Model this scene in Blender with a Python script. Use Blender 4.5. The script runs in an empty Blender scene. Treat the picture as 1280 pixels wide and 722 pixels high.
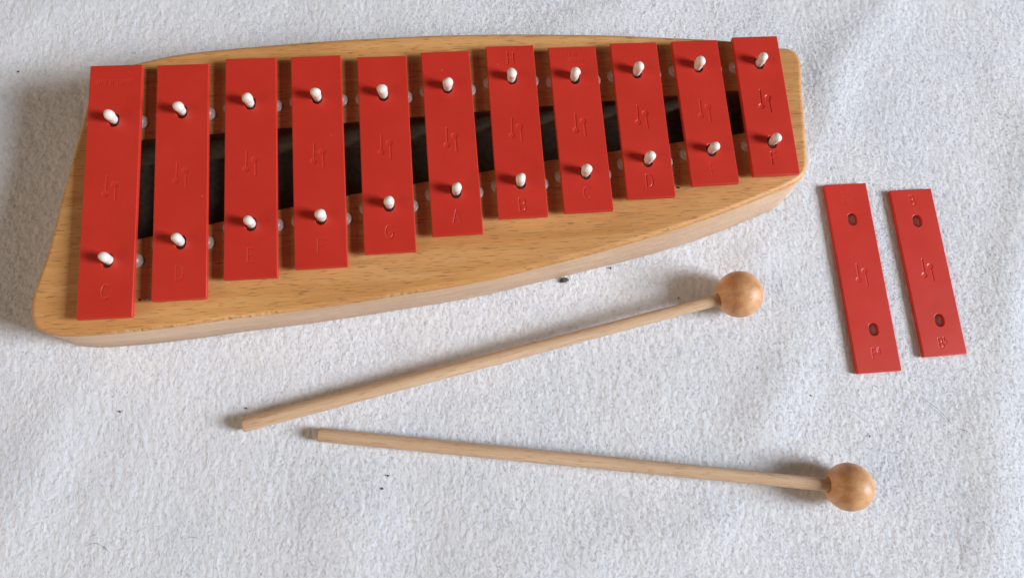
import bpy, bmesh, math, random
import numpy as np
from mathutils import Matrix, Vector
from mathutils.geometry import tessellate_polygon

random.seed(7)
RNG = np.random.default_rng(11)
MM = 0.001
scene = bpy.context.scene
COL = scene.collection

# ------------------------------------------------------------------ camera
cam_data = bpy.data.cameras.new('camera')
cam_data.sensor_fit = 'HORIZONTAL'
cam_data.sensor_width = 36.0
cam_data.lens = 26.49
cam_data.clip_start = 0.01
cam_data.clip_end = 50.0
cam = bpy.data.objects.new('camera', cam_data)
COL.objects.link(cam)
cam_rot = Matrix(((0.99442378, 0.05931457, -0.08719589),
                  (-0.0773126, 0.97237292, -0.22025817),
                  (0.0717224, 0.2257713, 0.97153652)))
cam.matrix_world = Matrix.Translation((0.15675627, -0.20586147, 0.39256024)) @ cam_rot.to_4x4()
scene.camera = cam

# ------------------------------------------------------------------ light
scene.view_settings.view_transform = 'Standard'
scene.view_settings.look = 'None'
scene.view_settings.exposure = 0.0
scene.view_settings.gamma = 1.0
world = bpy.data.worlds.new('World')
scene.world = world
world.use_nodes = True
wb = world.node_tree.nodes['Background']
wb.inputs['Color'].default_value = (1.0, 0.82, 0.66, 1)      # light thrown back by the room
wb.inputs['Strength'].default_value = 0.06

win = bpy.data.lights.new('window_light', 'AREA')             # the window to the right
win.shape = 'RECTANGLE'
win.size = 1.4
win.size_y = 1.7
win.energy = 308.0
win.color = (0.90, 0.955, 1.0)
win_ob = bpy.data.objects.new('window_light', win)
COL.objects.link(win_ob)
AZ, EL, DIST = math.radians(-14.5), math.radians(28.0), 4.5
target = Vector((0.2, -0.09, 0.0))
d = Vector((math.cos(EL) * math.cos(AZ), math.cos(EL) * math.sin(AZ), math.sin(EL)))
win_ob.location = target + d * DIST
win_ob.rotation_euler = d.to_track_quat('Z', 'Y').to_euler()

room = bpy.data.lights.new('room_fill', 'AREA')               # added warm fill lamp at the left, standing in for room bounce
room.shape = 'RECTANGLE'
room.size = 2.6
room.size_y = 1.8
room.energy = 36.0
room.color = (1.0, 0.76, 0.53)
room_ob = bpy.data.objects.new('room_fill', room)
COL.objects.link(room_ob)
d = Vector((math.cos(.52) * math.cos(math.radians(194)), math.cos(.52) * math.sin(math.radians(194)), math.sin(.52)))
room_ob.location = target + d * 3.0
room_ob.rotation_euler = d.to_track_quat('Z', 'Y').to_euler()

# ------------------------------------------------------------------ helpers
def link(name, me, parent=None, loc=None, rotz=0.0):
    o = bpy.data.objects.new(name, me)
    COL.objects.link(o)
    if loc is not None:
        o.location = [c * MM for c in loc]
    o.rotation_euler = (0, 0, rotz)
    if parent is not None:
        o.parent = parent
    return o

def tag(o, label=None, cat=None, group=None, kind=None):
    if label: o['label'] = label
    if cat: o['category'] = cat
    if group: o['group'] = group
    if kind: o['kind'] = kind
    return o

def mesh_from(name, verts, faces, mats, mat_idx=None, smooth=None):
    """vertices in millimetres"""
    me = bpy.data.meshes.new(name)
    me.from_pydata([(x * MM, y * MM, z * MM) for x, y, z in verts], [], faces)
    for m in mats:
        me.materials.append(m)
    if mat_idx is not None:
        me.polygons.foreach_set('material_index', mat_idx)
    if smooth is not None:
        me.polygons.foreach_set('use_smooth', smooth)
    me.update()
    return me

class Builder:
    def __init__(self):
        self.v, self.f, self.m, self.s = [], [], [], []
    def loop(self, pts, z):
        i = len(self.v)
        self.v += [(x, y, z) for x, y in pts]
        return list(range(i, i + len(pts)))
    def face(self, idx, m=0, s=False):
        self.f.append(tuple(idx)); self.m.append(m); self.s.append(s)
    def bridge(self, a, b, m=0, s=False):
        """a above b, both counter-clockwise: faces look outward"""
        n = len(a)
        for i in range(n):
            j = (i + 1) % n
            self.face((a[i], b[i], b[j], a[j]), m, s)
    def fill(self, loops, up=True, m=0):
        polys = [[Vector(self.v[i]) for i in lp] for lp in loops]
        flat = [i for lp in loops for i in lp]
        for t in tessellate_polygon(polys):
            a, b, c = (flat[k] for k in t)
            va, vb, vc = (self.v[k] for k in (a, b, c))
            cr = (vb[0] - va[0]) * (vc[1] - va[1]) - (vb[1] - va[1]) * (vc[0] - va[0])
            if abs(cr) < 1e-9: continue
            if (cr > 0) != up: b, c = c, b
            self.face((a, b, c), m)
    def mesh(self, name, mats):
        return mesh_from(name, self.v, self.f, mats, self.m, self.s)

def lathe(profile, n, name, mats, smooth=True):
    """profile of (radius, z) from bottom to top; end radii of 0 close it"""
    B = Builder(); rings = []
    for r, z in profile:
        if r <= 1e-6:
            B.v.append((0, 0, z)); rings.append([len(B.v) - 1])
        else:
            rings.append(B.loop([(r * math.cos(2 * math.pi * k / n), r * math.sin(2 * math.pi * k / n)) for k in range(n)], z))
    for lo_, hi_ in zip(rings, rings[1:]):
        if len(lo_) == 1:
            for k in range(n): B.face((lo_[0], hi_[(k + 1) % n], hi_[k]), 0, smooth)
        elif len(hi_) == 1:
            for k in range(n): B.face((lo_[k], lo_[(k + 1) % n], hi_[0]), 0, smooth)
        else:
            B.bridge(hi_, lo_, 0, smooth)
    return B.mesh(name, mats)

def stadium(hw, hl, n=10, cx=0.0, cy=0.0):
    """slot outline, long way along Y, counter-clockwise"""
    pts = []
    for k in range(n + 1):
        a = math.pi * k / n
        pts.append((cx + hw * math.cos(a), cy + (hl - hw) + hw * math.sin(a)))
    for k in range(n + 1):
        a = math.pi + math.pi * k / n
        pts.append((cx + hw * math.cos(a), cy - (hl - hw) + hw * math.sin(a)))
    return pts

def catmull(pts, sub):
    n = len(pts); out = []
    P = [np.array(p, float) for p in pts]
    for i in range(n):
        p0, p1, p2, p3 = P[i - 1], P[i], P[(i + 1) % n], P[(i + 2) % n]
        t0 = 0.0; t1 = t0 + np.linalg.norm(p1 - p0) ** .5
        t2 = t1 + np.linalg.norm(p2 - p1) ** .5; t3 = t2 + np.linalg.norm(p3 - p2) ** .5
        for k in range(sub):
            t = t1 + (t2 - t1) * k / sub
            A1 = (t1 - t) / (t1 - t0) * p0 + (t - t0) / (t1 - t0) * p1
            A2 = (t2 - t) / (t2 - t1) * p1 + (t - t1) / (t2 - t1) * p2
            A3 = (t3 - t) / (t3 - t2) * p2 + (t - t2) / (t3 - t2) * p3
            B1 = (t2 - t) / (t2 - t0) * A1 + (t - t0) / (t2 - t0) * A2
            B2 = (t3 - t) / (t3 - t1) * A2 + (t - t1) / (t3 - t1) * A3
            out.append((t2 - t) / (t2 - t1) * B1 + (t - t1) / (t2 - t1) * B2)
    return np.array(out)

def inset(pts, dist):
    """move a counter-clockwise outline inward"""
    P = np.asarray(pts, float)
    T = np.roll(P, -1, 0) - np.roll(P, 1, 0)
    T /= np.linalg.norm(T, axis=1)[:, None] + 1e-12
    return P + dist * np.c_[-T[:, 1], T[:, 0]]

# ------------------------------------------------------------------ materials
def new_mat(name):
    m = bpy.data.materials.new(name)
    m.use_nodes = True
    return m, m.node_tree.nodes, m.node_tree.links, m.node_tree.nodes['Principled BSDF']

def ramp(N, stops):
    r = N.new('ShaderNodeValToRGB')
    e = r.color_ramp.elements
    while len(e) > 1: e.remove(e[-1])
    e[0].position, e[0].color = stops[0][0], (*stops[0][1], 1)
    for p_, c_ in stops[1:]:
        x = e.new(p_); x.color = (*c_, 1)
    return r

def noise(N, L, vec, scale, detail=2.0, rough=0.5, dist=0.0):
    n = N.new('ShaderNodeTexNoise')
    n.inputs['Scale'].default_value = scale
    n.inputs['Detail'].default_value = detail
    n.inputs['Roughness'].default_value = rough
    n.inputs['Distortion'].default_value = dist
    L.new(vec, n.inputs['Vector'])
    return n

def mapping(N, L, scale, rot=(0, 0, 0), out='Object'):
    tc = N.new('ShaderNodeTexCoord')
    mp = N.new('ShaderNodeMapping')
    mp.inputs['Scale'].default_value = scale
    mp.inputs['Rotation'].default_value = rot
    L.new(tc.outputs[out], mp.inputs['Vector'])
    return mp.outputs['Vector']

def mix(N, L, fac, a, b, mode='MIX'):
    x = N.new('ShaderNodeMix'); x.data_type = 'RGBA'; x.blend_type = mode
    for sock, val in ((x.inputs[0], fac), (x.inputs[6], a), (x.inputs[7], b)):
        if isinstance(val, (int, float)): sock.default_value = val
        elif isinstance(val, tuple): sock.default_value = (*val, 1)
        else: L.new(val, sock)
    return x.outputs[2]

def bump(N, L, height, strength, distance, normal=None):
    b = N.new('ShaderNodeBump')
    b.inputs['Strength'].default_value = strength
    b.inputs['Distance'].default_value = distance
    L.new(height, b.inputs['Height'])
    if normal is not None: L.new(normal, b.inputs['Normal'])
    return b.outputs['Normal']

def wood(name, light, mid, dark, fleck, grain_rot, rough, fleck_amt=0.8, spec=0.45, stretch=1.0, edge_wear=False):
    m, N, L, P = new_mat(name)
    rot = (0, 0, grain_rot)
    v1 = mapping(N, L, (9 * stretch, 190, 190), rot)      # broad growth bands
    v2 = mapping(N, L, (60 * stretch, 1500, 1500), rot)   # fine fibre
    v3 = mapping(N, L, (125 * stretch, 1850, 1850), rot)  # ray flecks
    n1 = noise(N, L, v1, 1.0, 3, .55, .4)
    n2 = noise(N, L, v2, 1.0, 3, .6)
    n3 = noise(N, L, v3, 1.0, 1, .4, .1)
    n4 = noise(N, L, mapping(N, L, (14, 22, 22)), 1.0, 2, .5)
    base = ramp(N, [(.32, dark), (.5, mid), (.68, light)])
    L.new(n1.outputs['Fac'], base.inputs['Fac'])
    fib = ramp(N, [(.3, (.80, .78, .75)), (.7, (1.12, 1.12, 1.12))])
    L.new(n2.outputs['Fac'], fib.inputs['Fac'])
    c = mix(N, L, .55, base.outputs['Color'], fib.outputs['Color'], 'MULTIPLY')
    fr = ramp(N, [(.622, (0, 0, 0)), (.675, (1, 1, 1))])
    L.new(n3.outputs['Fac'], fr.inputs['Fac'])
    # flecks come and go over the board
    fm = N.new('ShaderNodeMath'); fm.operation = 'MULTIPLY'; fm.inputs[1].default_value = fleck_amt
    L.new(fr.outputs['Color'], fm.inputs[0])
    c = mix(N, L, fm.outputs[0], c, fleck)
    tone = ramp(N, [(.3, (.90, .88, .86)), (.7, (1.08, 1.08, 1.08))])
    L.new(n4.outputs['Fac'], tone.inputs['Fac'])
    c = mix(N, L, .8, c, tone.outputs['Color'], 'MULTIPLY')
    if edge_wear:
        # torn pale grain along the rounded front edge, in patches
        tc = N.new('ShaderNodeTexCoord'); sp_ = N.new('ShaderNodeSeparateXYZ')
        L.new(tc.outputs['Normal'], sp_.inputs[0])
        mr = N.new('ShaderNodeMapRange'); mr.inputs['From Min'].default_value = -.45; mr.inputs['From Max'].default_value = -.8
        L.new(sp_.outputs['Y'], mr.inputs['Value'])
        nt = noise(N, L, mapping(N, L, (620, 260, 260)), 1.0, 2, .6)
        np_ = noise(N, L, mapping(N, L, (20, 5, 5)), 1.0, 2, .5)
        r1 = ramp(N, [(.50, (0, 0, 0)), (.58, (1, 1, 1))]); L.new(nt.outputs['Fac'], r1.inputs['Fac'])
        r2 = ramp(N, [(.57, (0, 0, 0)), (.66, (1, 1, 1))]); L.new(np_.outputs['Fac'], r2.inputs['Fac'])
        m1 = N.new('ShaderNodeMath'); m1.operation = 'MULTIPLY'; L.new(r1.outputs['Color'], m1.inputs[0]); L.new(r2.outputs['Color'], m1.inputs[1])
        m2 = N.new('ShaderNodeMath'); m2.operation = 'MULTIPLY'; m1b = N.new('ShaderNodeMath'); m1b.operation = 'MULTIPLY'; m1b.inputs[1].default_value = .38; L.new(m1.outputs[0], m1b.inputs[0]); L.new(m1b.outputs[0], m2.inputs[0]); L.new(mr.outputs['Result'], m2.inputs[1])
        c = mix(N, L, m2.outputs[0], c, (.84, .66, .47))
        r3 = ramp(N, [(.36, (1, 1, 1)), (.42, (0, 0, 0))]); L.new(nt.outputs['Fac'], r3.inputs['Fac'])
        m3 = N.new('ShaderNodeMath'); m3.operation = 'MULTIPLY'; L.new(r3.outputs['Color'], m3.inputs[0]); L.new(r2.outputs['Color'], m3.inputs[1])
        m4 = N.new('ShaderNodeMath'); m4.operation = 'MULTIPLY'; L.new(m3.outputs[0], m4.inputs[0]); L.new(mr.outputs['Result'], m4.inputs[1])
        c = mix(N, L, m4.outputs[0], c, (.30, .14, .06))
    L.new(c, P.inputs['Base Color'])
    rr = N.new('ShaderNodeMapRange')
    rr.inputs['To Min'].default_value = rough - .07; rr.inputs['To Max'].default_value = rough + .10
    L.new(n2.outputs['Fac'], rr.inputs['Value']); L.new(rr.outputs['Result'], P.inputs['Roughness'])
    P.inputs['Specular IOR Level'].default_value = spec
    nb = bump(N, L, n2.outputs['Fac'], .25, .00012)
    nb = bump(N, L, fr.outputs['Color'], -.35, .00010, nb)
    L.new(nb, P.inputs['Normal'])
    return m

M_TOP = wood('varnished_beech', (.71, .385, .150), (.655, .328, .112), (.58, .272, .085), (.29, .115, .040), math.radians(4), .50, .70, .6, edge_wear=True)
M_SIDE = wood('sanded_beech_edge', (.80, .57, .40), (.75, .52, .355), (.69, .46, .305), (.50, .28, .16), math.radians(2), .55, .45, .35)
M_STICK = wood('raw_beech', (.71, .505, .345), (.66, .455, .30), (.57, .375, .235), (.34, .18, .09), 0, .55, .5, .35)
M_BALL = wood('varnished_ball', (.75, .44, .225), (.68, .36, .17), (.56, .26, .115), (.44, .19, .08), math.radians(90), .45, .35, .5, 2.5)

def red_enamel():
    m, N, L, P = new_mat('red_enamel')
    v0 = mapping(N, L, (1, 1, 1))
    oi = N.new('ShaderNodeObjectInfo')
    va = N.new('ShaderNodeVectorMath'); va.operation = 'ADD'
    L.new(v0, va.inputs[0]); L.new(oi.outputs['Location'], va.inputs[1])
    v = va.outputs['Vector']
    n = noise(N, L, v, 45, 4, .6)
    r = ramp(N, [(.3, (.565, .031, .019)), (.7, (.615, .038, .023))])
    L.new(n.outputs['Fac'], r.inputs['Fac'])
    # sparse pale dust
    vo = N.new('ShaderNodeTexVoronoi'); vo.inputs['Scale'].default_value = 210
    vo.inputs['Randomness'].default_value = 1.0
    L.new(v, vo.inputs['Vector'])
    dr = ramp(N, [(.045, (1, 1, 1)), (.085, (0, 0, 0))])
    L.new(vo.outputs['Distance'], dr.inputs['Fac'])
    pick = ramp(N, [(.945, (0, 0, 0)), (.95, (1, 1, 1))])
    sep = N.new('ShaderNodeSeparateColor'); L.new(vo.outputs['Color'], sep.inputs[0])
    L.new(sep.outputs[0], pick.inputs['Fac'])
    dm = N.new('ShaderNodeMath'); dm.operation = 'MULTIPLY'
    L.new(dr.outputs['Color'], dm.inputs[0]); L.new(pick.outputs['Color'], dm.inputs[1])
    c = mix(N, L, dm.outputs[0], r.outputs['Color'], (.62, .36, .32))
    L.new(c, P.inputs['Base Color'])
    n2 = noise(N, L, v, 900, 2, .5)
    L.new(bump(N, L, n2.outputs['Fac'], .10, .00008), P.inputs['Normal'])
    rr = N.new('ShaderNodeMapRange'); rr.inputs['To Min'].default_value = .33; rr.inputs['To Max'].default_value = .43
    n3 = noise(N, L, v, 70, 3, .6)
    L.new(n3.outputs['Fac'], rr.inputs['Value']); L.new(rr.outputs['Result'], P.inputs['Roughness'])
    P.inputs['Specular IOR Level'].default_value = .42
    return m
M_RED = red_enamel()

def simple(name, col, rough, **kw):
    m, N, L, P = new_mat(name)
    v = mapping(N, L, (1, 1, 1))
    n = noise(N, L, v, kw.get('scale', 300), 3, .6)
    a = kw.get('var', .12)
    r = ramp(N, [(.3, tuple(c * (1 - a) for c in col)), (.7, tuple(min(1, c * (1 + a)) for c in col))])
    L.new(n.outputs['Fac'], r.inputs['Fac']); L.new(r.outputs['Color'], P.inputs['Base Color'])
    P.inputs['Roughness'].default_value = rough
    if 'sss' in kw:
        P.inputs['Subsurface Weight'].default_value = kw['sss']
        P.inputs['Subsurface Radius'].default_value = (.002, .0016, .0012)
        P.inputs['Subsurface Scale'].default_value = 1.0
    L.new(bump(N, L, n.outputs['Fac'], kw.get('bump', .15), .0002), P.inputs['Normal'])
    return m
M_PIN = simple('white_plastic', (.83, .80, .75), .38, sss=.15, var=.05, scale=420, bump=.30)
M_PAD = simple('clear_rubber', (.47, .40, .355), .35, sss=.2, var=.05)
M_LINT = simple('dark_lint', (.05, .045, .045), .8, var=.4)
M_GREYLINT = simple('grey_lint', (.085, .078, .07), .9, var=.7, scale=900)
M_SLOT_FLOOR = simple('slot_floor_shade', (.13, .095, .068), .8, var=.3)  # slot floor, shade put into the colour so the gaps look deep
M_WALL = simple('slot_wall_shade', (.33, .24, .155), .8, var=.4, scale=60)  # slot wall wood, colour darkened to stand in for shade under the bars
M_CRUMB = simple('wood_dust', (.52, .36, .22), .9, var=.4, scale=900)

def cloth_mat():
    m, N, L, P = new_mat('white_fleece')
    v = mapping(N, L, (1, 1, 1))
    n = noise(N, L, v, 22, 3, .6)
    r = ramp(N, [(.3, (.742, .772, .84)), (.7, (.80, .815, .865))])
    L.new(n.outputs['Fac'], r.inputs['Fac']); L.new(r.outputs['Color'], P.inputs['Base Color'])
    P.inputs['Roughness'].default_value = 1.0
    P.inputs['Specular IOR Level'].default_value = .1
    P.inputs['Sheen Weight'].default_value = .1
    P.inputs['Sheen Roughness'].default_value = .6
    n2 = noise(N, L, mapping(N, L, (760, 430, 600)), 1.0, 3, .65)
    L.new(bump(N, L, n2.outputs['Fac'], .45, .0005), P.inputs['Normal'])
    return m
M_CLOTH = cloth_mat()

# ------------------------------------------------------------------ cloth (setting)
def fft_noise(ny, nx, sp, wl_x, wl_y, lo_cut=None):
    w = RNG.standard_normal((ny, nx))
    ky = np.fft.fftfreq(ny, sp)[:, None]; kx = np.fft.fftfreq(nx, sp)[None, :]
    q = (kx * wl_x) ** 2 + (ky * wl_y) ** 2
    H = np.exp(-q * .9)
    if lo_cut: H = H * (1 - np.exp(-((kx * lo_cut) ** 2 + (ky * lo_cut) ** 2)))
    r = np.fft.ifft2(np.fft.fft2(w) * H).real
    return r / r.std()

SP = 0.75
X0, X1, Y0, Y1 = -112.0, 560.0, -318.0, 96.0
fx = np.arange(X0, X1 + .01, SP); fy = np.arange(Y0, Y1 + .01, SP)
def outer(edge, sgn):
    out = []; s = SP; x = edge
    for _ in range(34):
        s *= 1.22; x += sgn * s; out.append(x)
    return np.array(out)
gx = np.r_[outer(X0, -1)[::-1], fx, outer(X1, 1)]
gy = np.r_[outer(Y0, -1)[::-1], fy, outer(Y1, 1)]
nfx, nfy = len(fx), len(fy)
fine = .75 * fft_noise(nfy, nfx, SP, 2.4, 4.8, 14) + .55 * fft_noise(nfy, nfx, SP, 1.4, 2.4, 6) + .45 * fft_noise(nfy, nfx, SP, 6, 9, 40)
mid = fft_noise(nfy, nfx, SP, 38, 60, 150)
low = fft_noise(nfy, nfx, SP, 85, 140, 400)
FXg, FYg = np.meshgrid(fx, fy)
# soft folds left from how the cloth was stored, running slantwise over the right half
folds = np.zeros_like(FXg)
for (x0, y0, a, w, amp, l0, l1) in ((352, -70, 62, 13, 1.0, -120, 120), (318, -205, 48, 15, .9, -90, 80), (470, -150, 70, 17, 1.1, -170, 150),
                                    (405, 20, 35, 14, .8, -70, 110), (240, -245, 20, 18, .7, -110, 120), (90, -255, 80, 20, .7, -80, 80),
                                    (-50, -190, 75, 18, .8, -110, 90), (-75, 40, 60, 16, .6, -80, 70), (300, 55, 15, 14, .6, -120, 90)):
    ca, sa = math.cos(math.radians(a)), math.sin(math.radians(a))
    u = (FXg - x0) * ca + (FYg - y0) * sa; v_ = -(FXg - x0) * sa + (FYg - y0) * ca
    v_ = v_ + 6 * np.sin(u / 37 + x0)
    env = np.clip((u - l0) / 50, 0, 1) * np.clip((l1 - u) / 50, 0, 1)
    folds += 1.5 * amp * np.exp(-(v_ / w) ** 2) * env * env * (3 - 2 * env)
# distance to the things lying on the cloth: their weight keeps it flat
def seg_d(ax, ay, bx_, by_):
    vx, vy = bx_ - ax, by_ - ay
    t = np.clip(((FXg - ax) * vx + (FYg - ay) * vy) / (vx * vx + vy * vy), 0, 1)
    return np.hypot(FXg - ax - t * vx, FYg - ay - t * vy)
def rect_d(x0, x1, y0, y1):
    return np.hypot(np.maximum(np.maximum(x0 - FXg, FXg - x1), 0), np.maximum(np.maximum(y0 - FYg, FYg - y1), 0))
BODY_RECTS = [(-34, 60, -132, 2), (60, 180, -118, 10), (180, 260, -102, 8), (260, 350, -80, -2)]
LOOSE_RECTS = [(374, 398.8, -175.2, -68), (412.6, 437.3, -168.7, -73.3)]
dist = np.minimum.reduce([rect_d(*r) for r in BODY_RECTS + LOOSE_RECTS] + [seg_d(52, -178, 311, -130), seg_d(89, -186, 354, -232)])
free = np.clip((dist - 3) / 34, 0, 1); free = free * free * (3 - 2 * free)
pressed = np.minimum.reduce([rect_d(*r) for r in BODY_RECTS + LOOSE_RECTS])
pressed = np.clip(1 - pressed / 1.5, 0, 1)
height = 0.082 * fine + .16 * mid * (.5 + .5 * free) + (.30 * low + 1.15 * folds) * free
height = height - .22 - .45 * pressed
Z = np.full((len(gy), len(gx)), -.35)
oy, ox = 34, 34
Z[oy:oy + nfy, ox:ox + nfx] = height
# carry the relief on past the fine part
ix = np.clip(np.round((gx - X0) / SP).astype(int) % nfx, 0, nfx - 1)
iy = np.clip(np.round((gy - Y0) / SP).astype(int) % nfy, 0, nfy - 1)
Zr = height[np.ix_(iy, ix)]
Zr[oy:oy + nfy, ox:ox + nfx] = height
Z = Zr
GX, GY = np.meshgrid(gx, gy)
V = np.stack([GX, GY, Z], -1).reshape(-1, 3) * MM
ny_, nx_ = GX.shape
ii = (np.arange(ny_ - 1)[:, None] * nx_ + np.arange(nx_ - 1)[None, :]).ravel()
F = np.stack([ii, ii + 1, ii + nx_ + 1, ii + nx_], 1).astype(np.int32)
cm = bpy.data.meshes.new('cloth')
cm.vertices.add(len(V)); cm.vertices.foreach_set('co', V.ravel())
cm.loops.add(F.size); cm.loops.foreach_set('vertex_index', F.ravel())
cm.polygons.add(len(F)); cm.polygons.foreach_set('loop_start', np.arange(len(F), dtype=np.int32) * 4)
cm.polygons.foreach_set('use_smooth', np.ones(len(F), bool))
cm.update(calc_edges=True)
cm.materials.append(M_CLOTH)
cloth = link('cloth', cm)
tag(cloth, kind='structure')

# loose fibres standing up out of the fleece
NH = 330000
hx = RNG.uniform(X0 + 8, X1 - 8, NH); hy = RNG.uniform(Y0 + 8, Y1 - 8, NH)
keep = pressed[((hy - Y0) / SP).astype(int), ((hx - X0) / SP).astype(int)] < .5
hx, hy = hx[keep], hy[keep]; NH = len(hx)
hz = height[((hy - Y0) / SP).astype(int), ((hx - X0) / SP).astype(int)]
ang = RNG.normal(math.pi / 2, .6, NH) + np.where(RNG.random(NH) < .5, math.pi, 0)
ln = RNG.uniform(.7, 2.3, NH); up = RNG.uniform(.12, .55, NH); bend = RNG.normal(0, .5, NH)
pts = np.zeros((NH, 4, 3))
for k, t in enumerate((0, .35, .7, 1.0)):
    a = ang + bend * t
    pts[:, k, 0] = hx + np.cos(a) * ln * t
    pts[:, k, 1] = hy + np.sin(a) * ln * t
    pts[:, k, 2] = hz - .15 + up * math.sin(t * 2.3) * 1.0
hc = bpy.data.hair_curves.new('cloth_nap')
hc.add_curves([4] * NH)
hc.position_data.foreach_set('vector', (pts * MM).astype(np.float32).ravel())
ra = hc.attributes.new('radius', 'FLOAT', 'POINT')
ra.data.foreach_set('value', np.tile(np.array([.055, .05, .04, .02]) * MM, NH).astype(np.float32))
hc.materials.append(M_CLOTH)
nap = link('cloth_nap', hc)
tag(nap, 'loose white fibres of the fleece cloth', 'fibres', kind='stuff')

# ------------------------------------------------------------------ stamped marks
def arc(cx, cy, rx, ry, a0, a1, n=14):
    return [(cx + rx * math.cos(math.radians(a0 + (a1 - a0) * k / n)), cy + ry * math.sin(math.radians(a0 + (a1 - a0) * k / n))) for k in range(n + 1)]
# unit letters: width w, height 1, lists of strokes
FONT = {
    'A': (.75, [[(0, 0), (.375, 1), (.75, 0)], [(.13, .33), (.62, .33)]]),
    'B': (.62, [[(0, 0), (0, 1), (.32, 1)] + arc(.32, .76, .25, .24, 90, -90) + [(0, .52)], [(.32, .52)] + arc(.34, .26, .28, .26, 90, -90) + [(0, 0)]]),
    'C': (.7, [arc(.38, .5, .38, .5, 50, 310, 20)]),
    'D': (.68, [[(0, 0), (0, 1), (.25, 1)] + arc(.25, .5, .43, .5, 90, -90, 18) + [(0, 0)]]),
    'E': (.55, [[(.55, 1), (0, 1), (0, 0), (.55, 0)], [(0, .52), (.45, .52)]]),
    'F': (.55, [[(.55, 1), (0, 1), (0, 0)], [(0, .52), (.45, .52)]]),
    'G': (.74, [arc(.38, .5, .38, .5, 50, 330, 20) + [(.74, .45), (.45, .45)]]),
    'H': (.66, [[(0, 0), (0, 1)], [(.66, 0), (.66, 1)], [(0, .5), (.66, .5)]]),
    'I': (.05, [[(0, 0), (0, 1)]]),
    'i': (.05, [[(0, 0), (0, .62)], [(0, .88), (0, .93)]]),
    's': (.4, [arc(.2, .47, .19, .16, 40, 270, 8) + arc(.2, .16, .2, .16, 90, -140, 8)]),
    'M': (.85, [[(0, 0), (0, 1), (.425, .25), (.85, 1), (.85, 0)]]),
    'N': (.68, [[(0, 0), (0, 1), (.68, 0), (.68, 1)]]),
    'R': (.65, [[(0, 0), (0, 1), (.34, 1)] + arc(.34, .75, .27, .25, 90, -90) + [(0, .5)], [(.3, .5), (.65, 0)]]),
    'Y': (.7, [[(0, 1), (.35, .5), (.7, 1)], [(.35, .5), (.35, 0)]]),
    '#': (.4, [[(.1, .45), (.1, 1.0)], [(.3, .48), (.3, 1.03)], [(0, .6), (.4, .68)], [(0, .8), (.4, .88)]]),
    'b': (.34, [[(0, 1.05), (0, .45)] + arc(.06, .6, .22, .15, -100, 95, 8)]),
    ' ': (.3, []),
}
def text_strokes(s, h, cx, cy, gap=.24, sx=1.0):
    w = sum(FONT[c][0] for c in s) + gap * (len(s) - 1)
    x = -w / 2; out = []
    for c in s:
        cw, st = FONT[c]
        out += [[(cx + (x + px) * h * sx, cy + (py - .5) * h) for px, py in line] for line in st]
        x += cw + gap
    return out
def emblem(cy):
    """two beaters, head down and head up: strokes and round dimples"""
    return ([[(-1.9, cy + 6.2), (-2.1, cy - 1.6)], [(2.2, cy + .4), (2.35, cy - 6.4)]],
            [(-2.4, cy - 3.0, 1.65), (1.8, cy + 1.8, 1.8)])

def groove_patch(rect, strokes, balls, hw, depth, res):
    """heightfield for one rectangle of a bar's face"""
    x0, x1, y0, y1 = rect
    nx = max(4, int(round((x1 - x0) / res))) + 1; ny = max(4, int(round((y1 - y0) / res))) + 1
    xs = np.linspace(x0, x1, nx); ys = np.linspace(y0, y1, ny)
    gx_, gy_ = np.meshgrid(xs, ys)
    dz = np.zeros_like(gx_)
    for line in strokes:
        for (ax, ay), (bx_, by_) in zip(line, line[1:]):
            vx, vy = bx_ - ax, by_ - ay
            t = np.clip(((gx_ - ax) * vx + (gy_ - ay) * vy) / (vx * vx + vy * vy + 1e-9), 0, 1)
            dd = np.hypot(gx_ - ax - t * vx, gy_ - ay - t * vy)
            q = np.clip(1.25 * (1 - dd / hw), 0, 1)
            dz = np.minimum(dz, -depth * q)
    for bx_, by_, r in balls:
        dd = np.hypot(gx_ - bx_, gy_ - by_)
        q = np.clip((r - dd) / .6, 0, 1)
        dz = np.minimum(dz, -depth * q)
    dz[0, :] = dz[-1, :] = 0; dz[:, 0] = dz[:, -1] = 0
    return xs, ys, dz

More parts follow.
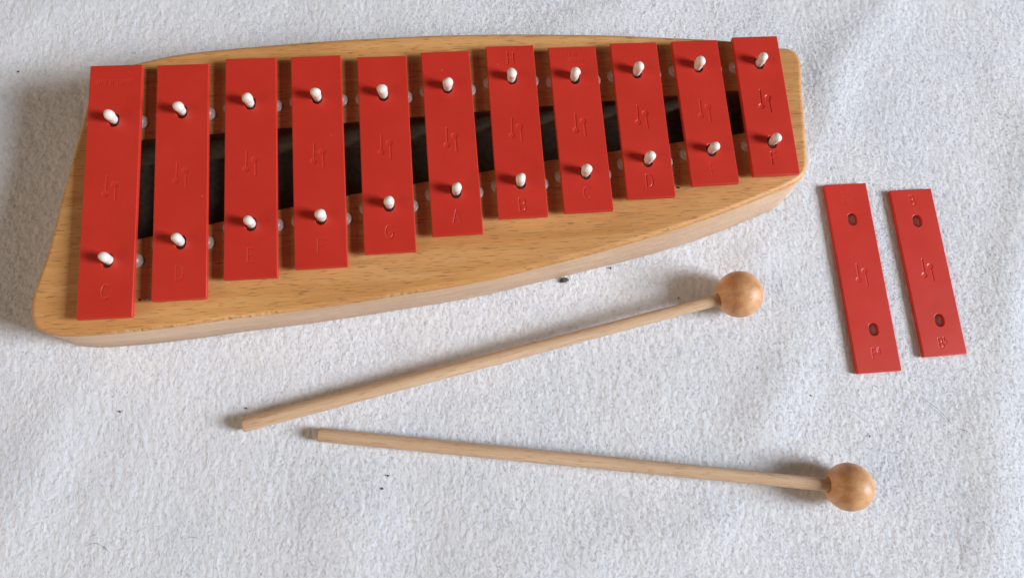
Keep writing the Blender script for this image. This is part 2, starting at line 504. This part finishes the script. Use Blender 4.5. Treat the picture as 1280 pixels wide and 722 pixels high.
BAR_T = 2.6
BAR_W = 25.0
def bar_mesh(L, holes, marks):
    """holes: y positions; marks: list of (rect, strokes, balls, half width, depth)"""
    B = Builder()
    hw, hl = BAR_W / 2, L / 2
    def rect(ins, r=.5):
        pts = []
        for cx, cy, a0 in ((hw - r, hl - r, 0), (-hw + r, hl - r, 90), (-hw + r, -hl + r, 180), (hw - r, -hl + r, 270)):
            for k in range(4):
                a = math.radians(a0 + 30 * k)
                pts.append((cx + (r - ins) * math.cos(a), cy + (r - ins) * math.sin(a)))
        return pts
    rb = .42
    prof = [(rb, BAR_T), (rb * .5, BAR_T - rb * .13), (rb * .13, BAR_T - rb * .5), (0, BAR_T - rb)]
    loops = [B.loop(rect(i), z) for i, z in prof]
    for a, b in zip(loops, loops[1:]): B.bridge(a, b, 0, True)
    l3 = B.loop(rect(0), .25); B.bridge(loops[-1], l3)
    l4 = B.loop(rect(.25), 0); B.bridge(l3, l4)
    top_loops, bot_loops = [loops[0]], [l4]
    for hy_, hx_ in holes:
        a = B.loop(stadium(2.6 + .35, 3.55 + .35, 10, hx_, hy_), BAR_T)
        b = B.loop(stadium(2.6 + .1, 3.55 + .1, 10, hx_, hy_), BAR_T - .1)
        c = B.loop(stadium(2.6, 3.55, 10, hx_, hy_), BAR_T - .35)
        e = B.loop(stadium(2.6, 3.55, 10, hx_, hy_), 0)
        B.bridge(b, a, 0, True); B.bridge(c, b, 0, True); B.bridge(e, c, 0, False)
        top_loops.append(a); bot_loops.append(e)
    for rect_, strokes, balls, ghw, depth, res in marks:
        xs, ys, dz = groove_patch(rect_, strokes, balls, ghw, depth, res)
        base = len(B.v)
        nx, ny = len(xs), len(ys)
        B.v += [(float(xs[i]), float(ys[j]), BAR_T + float(dz[j, i])) for j in range(ny) for i in range(nx)]
        for j in range(ny - 1):
            for i in range(nx - 1):
                k = base + j * nx + i
                B.face((k, k + 1, k + nx + 1, k + nx), 0, True)
        top_loops.append([base, base + nx - 1, base + ny * nx - 1, base + (ny - 1) * nx])
    B.fill(top_loops, True); B.fill(bot_loops, False)
    return B.mesh('tone_bar', [M_RED])

def letter_mark(s, cy, h=6.6, cx=0.0, depth=.26, hw=.42, pad=1.1, sx=.72, res=.16):
    st = text_strokes(s, h, cx, cy, sx=sx)
    xs = [p[0] for l in st for p in l]; ys = [p[1] for l in st for p in l]
    return ((min(xs) - pad, max(xs) + pad, min(ys) - pad, max(ys) + pad), st, [], hw, depth, res)
def emblem_mark(cy, depth=.30):
    st, ba_ = emblem(cy)
    return ((-5.0, 5.0, cy - 8, cy + 8), st, ba_, .48, depth, .16)

# ------------------------------------------------------------------ glockenspiel
glock = bpy.data.objects.new('glockenspiel', None)
glock.empty_display_size = .02
COL.objects.link(glock)
tag(glock, 'beech wood glockenspiel with eleven red metal bars held on white pegs', 'glockenspiel')

H = 34.0
outline = [(-36.4, -116), (-36.2, -123), (-34, -129), (-29, -132.2), (-20, -134), (0, -134.2), (25, -133), (50, -131), (90, -128.3),
           (132, -124.3), (174, -119.6), (216, -111.8), (252, -104), (277, -97.8), (305, -89.8), (328, -82), (341, -77), (347.5, -72.5),
           (350.2, -66), (351.2, -58), (353, -40), (355, -20), (356.3, -8), (355, -2.5), (351.5, .6), (345.5, 1.6), (331, 4.5), (317.5, 6.8),
           (304, 8.3), (277.5, 10.4), (256, 12.2), (234, 13.4), (200, 14.8), (166, 15.4), (132, 14.9), (99, 13.9), (63.6, 11.9), (42.4, 10.4),
           (26.6, 8.7), (11.7, 5.6), (0, 2.6), (-8, -1.2), (-12.7, -5.8), (-15, -12), (-17.5, -25), (-24.8, -61.6), (-30.7, -93.3), (-34.6, -108)]
OUT = catmull(outline, 8)
def foot(P):
    P = P.copy()
    t = np.clip((P[:, 0] - 190) / 120, 0, 1); t = t * t * (3 - 2 * t)
    front = np.clip((-P[:, 1] - 55) / 20, 0, 1)
    P[:, 1] -= (.4 + 2.6 * t) * front
    P[:, 0] += 1.2 * t * front
    return P
FT = foot(OUT)
def body_mesh():
    B = Builder()
    r = 2.6
    rings = []
    for k in range(6):
        a = math.radians(90 - 18 * k)
        rings.append(B.loop(inset(OUT, r - r * math.cos(a)), H - r + r * math.sin(a)))
    rings[0:0] = []
    for a, b in zip(rings, rings[1:]): B.bridge(a, b, 0, True)
    mid_ = B.loop(OUT * .5 + FT * .5, H * .5)
    bot = B.loop(FT, .8); bot2 = B.loop(inset(FT, .8), 0)
    B.bridge(rings[-1], mid_, 1, True); B.bridge(mid_, bot, 1, True); B.bridge(bot, bot2, 1)
    # resonance slot between the two rails
    ux = [-5, 14, 114, 214, 315, 331]; uy = [-38.7, -37.8, -33.1, -28.2, -23.6, -22.9]
    ly = [-91.6, -88.6, -71.5, -58.2, -48.2, -46.9]
    slot = [(x, y) for x, y in zip(ux, ly)] + [(x, y) for x, y in list(zip(ux, uy))[::-1]]
    S = np.array(slot, float)
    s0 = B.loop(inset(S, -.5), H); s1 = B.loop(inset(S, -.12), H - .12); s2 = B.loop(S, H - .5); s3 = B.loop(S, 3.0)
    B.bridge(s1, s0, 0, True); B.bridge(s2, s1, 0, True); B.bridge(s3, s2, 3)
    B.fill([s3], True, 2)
    B.fill([rings[0], s0], True, 0)
    B.fill([bot2], False, 1)
    return B.mesh('wooden_body', [M_TOP, M_SIDE, M_SLOT_FLOOR, M_WALL])
body = link('wooden_body', body_mesh(), glock)

BX = [0.0, 32.62, 65.5, 98.1, 131.11, 163.84, 197.07, 229.93, 262.74, 296.32, 329.46]
BA = [-0.38, 0.18, -0.1, 0.22, 0.05, 0.36, -0.18, 0.1, -0.34, 0.28, -0.18]
YT = [0.0, -0.79, 1.44, 1.41, 0.15, 1.71, 3.85, 2.12, 3.36, 3.48, 4.77]
YB = [-128.16, -121.47, -113.3, -109.91, -104.31, -97.08, -89.92, -88.75, -83.13, -77.65, -74.22]
NOTE = list('CDEFGABCDEF')
NOTE_Y = [-115.6, -108.6, -101.7, -99.0, -93.8, -87.6, -83.4, -78.9, -74.1, -69.3, -65.0]
EMB_Y = [-64.7, -59.4, -55.2, -52.5, -49.4, -47.0, -43.3, -42.0, -39.0, -36.8, -32.8]
PT = [(-.1, -29), (-.3, -25.9), (-.4, -23), (.1, -21.1), (0, -20.8), (-.1, -18.1), (-.3, -14.4), (-.4, -15.1), (.3, -13.2), (-.2, -11.3), (.6, -10.5)]
PB = [(.5, -100.3), (.1, -93.1), (.3, -86.1), (1.0, -84.6), (.6, -79.8), (.9, -74.4), (-.2, -71.4), (.2, -68), (.4, -62.6), (.7, -58.8), (.8, -55.6)]
BAR_Z = 36.9
# depth of the stamping differs from bar to bar
EMB_D = [.20, .17, .22, .22, .22, .26, .21, .24, .26, .18, .36]
NOT_D = [.30, .15, .20, .18, .22, .24, .26, .14, .27, .10, .32]

def pin_variant(k):
    rnd = random.Random(100 + k)
    neck = 2.08 + rnd.uniform(-.08, .1); zc = 2.0 + rnd.uniform(-.35, .35); hr = 2.52 + rnd.uniform(-.07, .07)
    top = 7.0 + rnd.uniform(-.25, .25)
    prof = [(0, -5.4), (neck, -5.4), (neck, .3), (neck + .16, zc - .9), (neck + .2, zc - .35), (neck + .08, zc), (neck + .2, zc + .25),
            (hr - .18, zc + 1.0), (hr, zc + 1.9), (hr + .02, zc + 2.7)]
    z0 = zc + 2.7
    for j in range(1, 8):
        a = math.pi / 2 * j / 7
        prof.append(((hr + .02) * math.cos(a) if j < 7 else 0, z0 + (top - z0) * math.sin(a)))
    me = lathe(prof, 28, 'pin', [M_PIN])
    ph = rnd.uniform(0, 6)
    for v in me.vertices:                       # hand-cut, slightly uneven heads, one side shaved
        z = v.co.z / MM
        if z > 1.0:
            a = math.atan2(v.co.y, v.co.x)
            f_ = 1 + .035 * math.sin(2 * a + ph) + .02 * math.sin(3 * a - ph + z)
            if z > zc + .4 and math.cos(a - ph) > .55: f_ *= 1 - .16 * (math.cos(a - ph) - .55) / .45
            v.co.x *= f_; v.co.y *= f_
    return me
PINS = [pin_variant(k) for k in range(7)]

def pad_mesh():
    B = Builder()
    def ring(ins, z): return B.loop([(y, -x) for x, y in stadium(3.6 - ins, 14.75 - ins, 12)], z)
    pr = [(3.0, 2.88), (2.7, 2.7), (2.5, 1.7), (1.6, 1.5), (.7, 1.25), (.2, .9), (0, .4), (0, 0)]
    rs = [ring(i, z) for i, z in pr]
    for a, b in zip(rs, rs[1:]): B.bridge(a, b, 0, True)
    B.fill([rs[0]], True); B.fill([rs[-1]], False)
    return B.mesh('rubber_pad', [M_PAD])
pad_me = pad_mesh()

for i in range(11):
    yc = (YT[i] + YB[i]) / 2; L_ = YT[i] - YB[i]
    th = math.radians(BA[i])
    rel = lambda y: y - yc
    holes = []
    for px, py in (PT[i], PB[i]):
        # bar slid a little towards the player: pegs sit in the far half of their slots
        holes.append((py - yc - .35 + random.uniform(-.25, .25), -math.sin(-th) * 0 + random.uniform(-.15, .15) + px * .4))
    marks = [emblem_mark(rel(EMB_Y[i]), EMB_D[i]), letter_mark(NOTE[i], rel(NOTE_Y[i]), depth=NOT_D[i])]
    if i == 6:
        marks.append(letter_mark('H', rel(-3.2), h=6.2, depth=.26, pad=.9))
    if i == 0:
        marks.append(letter_mark('MADE IN GERMANY', rel(-9.6), h=3.0, depth=.15, hw=.26, pad=.6, sx=.46, res=.14))
    if i == 7:
        marks.append(letter_mark('MADE IN', rel(-2.0), h=2.3, cx=-2.0, depth=.11, hw=.26, pad=.4, sx=.62, res=.14))
        marks.append(letter_mark('GERMANY', rel(-5.6), h=2.3, cx=2.2, depth=.13, hw=.26, pad=.4, sx=.6, res=.14))
    b = link('tone_bar', bar_mesh(L_, holes, marks), glock, (BX[i], yc, BAR_Z), th)
    b['label'] = 'red metal bar stamped with the letter ' + NOTE[i] + (' and an H at its far end' if i == 6 else '')
    for px, py in (PT[i], PB[i]):
        pn = link('pin', PINS[(i * 3 + (px > .2) + int(-py)) % 7], glock, (BX[i] + px, py, BAR_Z + BAR_T))
        pn.rotation_euler = (random.gauss(0, .025), random.gauss(0, .03), random.uniform(0, 6))
        link('rubber_pad', pad_me, glock, (BX[i], py + .2, H))

# ------------------------------------------------------------------ loose bars
def loose_bar(x, yt, yb, a, holes, marks, label):
    yc = (yt + yb) / 2
    o = link('tone_bar', bar_mesh(yt - yb, holes, marks), None, (x, yc, 0.05), a)
    tag(o, label, 'tone bar', 'loose red bars lying beside the glockenspiel')
loose_bar(386.37, -67.88, -175.32, .0007, [(32.6, .5), (-30.4, .9)],
          [emblem_mark(.5, .17), letter_mark('F#', -43.4, h=5.4, depth=.15, hw=.40),
           letter_mark('Fis', 43.6, h=4.6, depth=.06, hw=.34)],
          'longer loose red metal bar lying on the cloth, stamped F sharp, nearer the glockenspiel')
loose_bar(424.97, -73.17, -168.85, .008, [(29.0, .1), (-28.4, .7)],
          [emblem_mark(.4, .24), letter_mark('Bb', -40.9, h=5.4, depth=.22, hw=.40), letter_mark('B', 41.4, h=5.6, cx=-.3, depth=.17, hw=.38)],
          'shorter loose red metal bar at the far right of the cloth, stamped B flat')

# ------------------------------------------------------------------ mallets
def mallet(tip, ball, ball_r, r0, r1, label):
    """tip: handle end on the cloth; ball: head centre, all mm"""
    tip, ball = Vector(tip), Vector(ball)
    ax = ball - tip; Ls = ax.length
    root = bpy.data.objects.new('mallet', None); root.empty_display_size = .01
    COL.objects.link(root)
    root.location = tip * MM
    root.rotation_euler = ax.to_track_quat('X', 'Z').to_euler()
    tag(root, label, 'mallet', 'wooden glockenspiel mallets')
    n = 24; B = Builder(); rings = []
    prof = [(0, r0 - .32), (.12, r0 - .1), (.8, r0)]
    for k in range(1, 24):
        t = k / 24; prof.append((.8 + (Ls - ball_r * .5 - .8) * t, r0 + (r1 - r0) * t))
    prof.append((Ls - ball_r * .5, r1))
    for x, r in prof:
        i0 = len(B.v)
        wob = .08 * math.sin(x * .09 + r0 * 7)
        B.v += [(x, r * math.cos(2 * math.pi * k / n), r * math.sin(2 * math.pi * k / n) + wob * (x / Ls) * (1 - x / Ls) * 4) for k in range(n)]
        rings.append(list(range(i0, i0 + n)))
    for q, (a, b) in enumerate(zip(rings, rings[1:])): B.bridge(b, a, 0, True)
    B.face(rings[0][::-1]); B.face(rings[-1])
    link('stick', B.mesh('stick', [M_STICK]), root)
    hb = Builder()
    prof = []
    for k in range(29):
        a = math.pi * k / 28
        r = ball_r * math.sin(a); z = -ball_r * math.cos(a)
        if r < r1 + .75 and z < 0: continue
        prof.append((r, z))
    zs = prof[0][1]
    prof = [(r1 + .02, zs + 1.2), (r1 + .05, zs + .25), (r1 + .3, zs - .02)] + prof     # drilled collar round the stick
    me = lathe(prof[:-1] + [(0, ball_r)], 40, 'head', [M_BALL])
    hd = link('head', me, root, (Ls, 0, 0))
    hd.rotation_euler = (0, math.pi / 2, 0)
    return root
mallet((52.6, -178.6, 3.75), (311.2, -129.9, 12.3), 12.35, 3.75, 3.0, 'wooden mallet lying nearer the glockenspiel, its ball head close to the body')
mallet((89.0, -186.1, 3.5), (353.6, -232.3, 12.0), 12.0, 3.4, 3.3, 'wooden mallet lying lower, farther from the glockenspiel, pointing down to the right')

# ------------------------------------------------------------------ lint and specks
def speck(name, x, y, z, size, mat, label, cat, flat=.5, seed=0):
    rnd = random.Random(seed)
    bm = bmesh.new()
    bmesh.ops.create_icosphere(bm, subdivisions=2, radius=1)
    for v in bm.verts:
        k = 1 + rnd.uniform(-.38, .38)
        v.co = Vector((v.co.x * size[0] * k, v.co.y * size[1] * k, v.co.z * min(size) * flat * k)) * MM
    me = bpy.data.meshes.new(name); bm.to_mesh(me); bm.free()
    me.materials.append(mat)
    o = link(name, me, None, (x, y, z), rnd.uniform(-.6, .6))
    return tag(o, label, cat)
speck('lint_ball', 220.5, -114.0, .45, (2.1, 1.35), M_GREYLINT, 'dark grey fluff lump on the cloth against the glockenspiel front edge', 'lint', .7, 3)
SP_ = [(246.6, -108.5, .65, 'tiny black speck on the cloth by the front edge, right of the fluff lump'),
       (53.1, -170.2, .6, 'tiny black speck on the cloth above the handle tip of the upper mallet'),
       (122.3, -208.7, .6, 'upper of two tiny black specks below the stick of the lower mallet'),
       (119.3, -214.7, .7, 'lower of two tiny black specks below the stick of the lower mallet'),
       (-8.3, -167.4, .6, 'tiny dark speck on the bare cloth left of both mallets'),
       (54.6, -229.6, .4, 'faint dark speck near the bottom left of the cloth'),
       (-68.5, 20.8, .6, 'tiny dark speck at the far left of the cloth above the shadow'),
       (282.1, -127.3, .5, 'tiny dark speck in the shadow of the upper mallet head'),
       (347.0, -184.8, .55, 'tiny dark speck on the cloth between the mallet heads'),
       (375.7, -208.4, .55, 'tiny dark speck on the cloth above right of the lower mallet head')]
for k, (x, y, s, lab) in enumerate(SP_):
    speck('speck', x, y, .3, (s * .75, s * random.uniform(.5, .9)), M_LINT, lab, 'speck', .8, 20 + k)['group'] = 'dark specks on the cloth'
CR = [(16.1, -118.9, .9, 'pale wood crumb on the wooden body right of the longest bar, stamped C', M_CRUMB),
      (13.4, -119.3, .6, 'small dark crumb on the wooden body at the lower right corner of the longest bar', M_LINT),
      (278.7, -76.6, .6, 'small dark crumb on the wooden body beside the shorter D bar near the right end', M_LINT),
      (46.5, -95.6, .6, 'pale dust crumb in the gap between the longer D and E bars at the left', M_CRUMB)]
for k, (x, y, s, lab, m) in enumerate(CR):
    speck('crumb', x, y, H + .25, (s, s * .8), m, lab, 'crumb', .6, 50 + k)['group'] = 'crumbs on the wooden body'

def hair(pts, r, label):
    P = [np.array(p_, float) for p_ in pts]
    dense = []
    for i in range(len(P) - 1):
        a = P[max(i - 1, 0)]; b = P[i]; c = P[i + 1]; e = P[min(i + 2, len(P) - 1)]
        for t in np.linspace(0, 1, 9)[:-1]:
            dense.append(.5 * (2 * b + (c - a) * t + (2 * a - 5 * b + 4 * c - e) * t * t + (-a + 3 * b - 3 * c + e) * t ** 3))
    dense.append(P[-1])
    B = Builder(); rings = []
    for i, q in enumerate(dense):
        tg = dense[min(i + 1, len(dense) - 1)] - dense[max(i - 1, 0)]; tg /= np.linalg.norm(tg)
        nr = np.array([-tg[1], tg[0]])
        z = .62 + .18 * math.sin(i * .8)
        i0 = len(B.v)
        for k in range(5):
            a = 2 * math.pi * k / 5
            B.v.append((q[0] + nr[0] * r * math.cos(a), q[1] + nr[1] * r * math.cos(a), z + r * math.sin(a)))
        rings.append(list(range(i0, i0 + 5)))
    for a, b in zip(rings, rings[1:]): B.bridge(a, b, 0, True)
    o = link('stray_hair', B.mesh('stray_hair', [M_LINT]))
    tag(o, label, 'hair', 'stray hairs on the cloth')
hair([(408.7, -190.5), (416, -197), (422.3, -205.6)], .075, 'dark stray hair slanting down on the cloth below the loose bars')
hair([(426.3, -208.4), (434.8, -211.2), (445.8, -212.8)], .07, 'dark stray hair lying nearly level at the right of the cloth')
hair([(-22.1, -230.1), (-16.2, -229.4), (-10.2, -234)], .055, 'thin curved hair near the bottom left corner of the cloth')
hair([(24.6, -230.7), (28, -230.2), (31.4, -231.3)], .06, 'short faint hair near the bottom edge of the cloth')
hair([(500.5, 42.5), (504, 37), (508, 31)], .06, 'thin dark hair at the top right corner of the cloth')
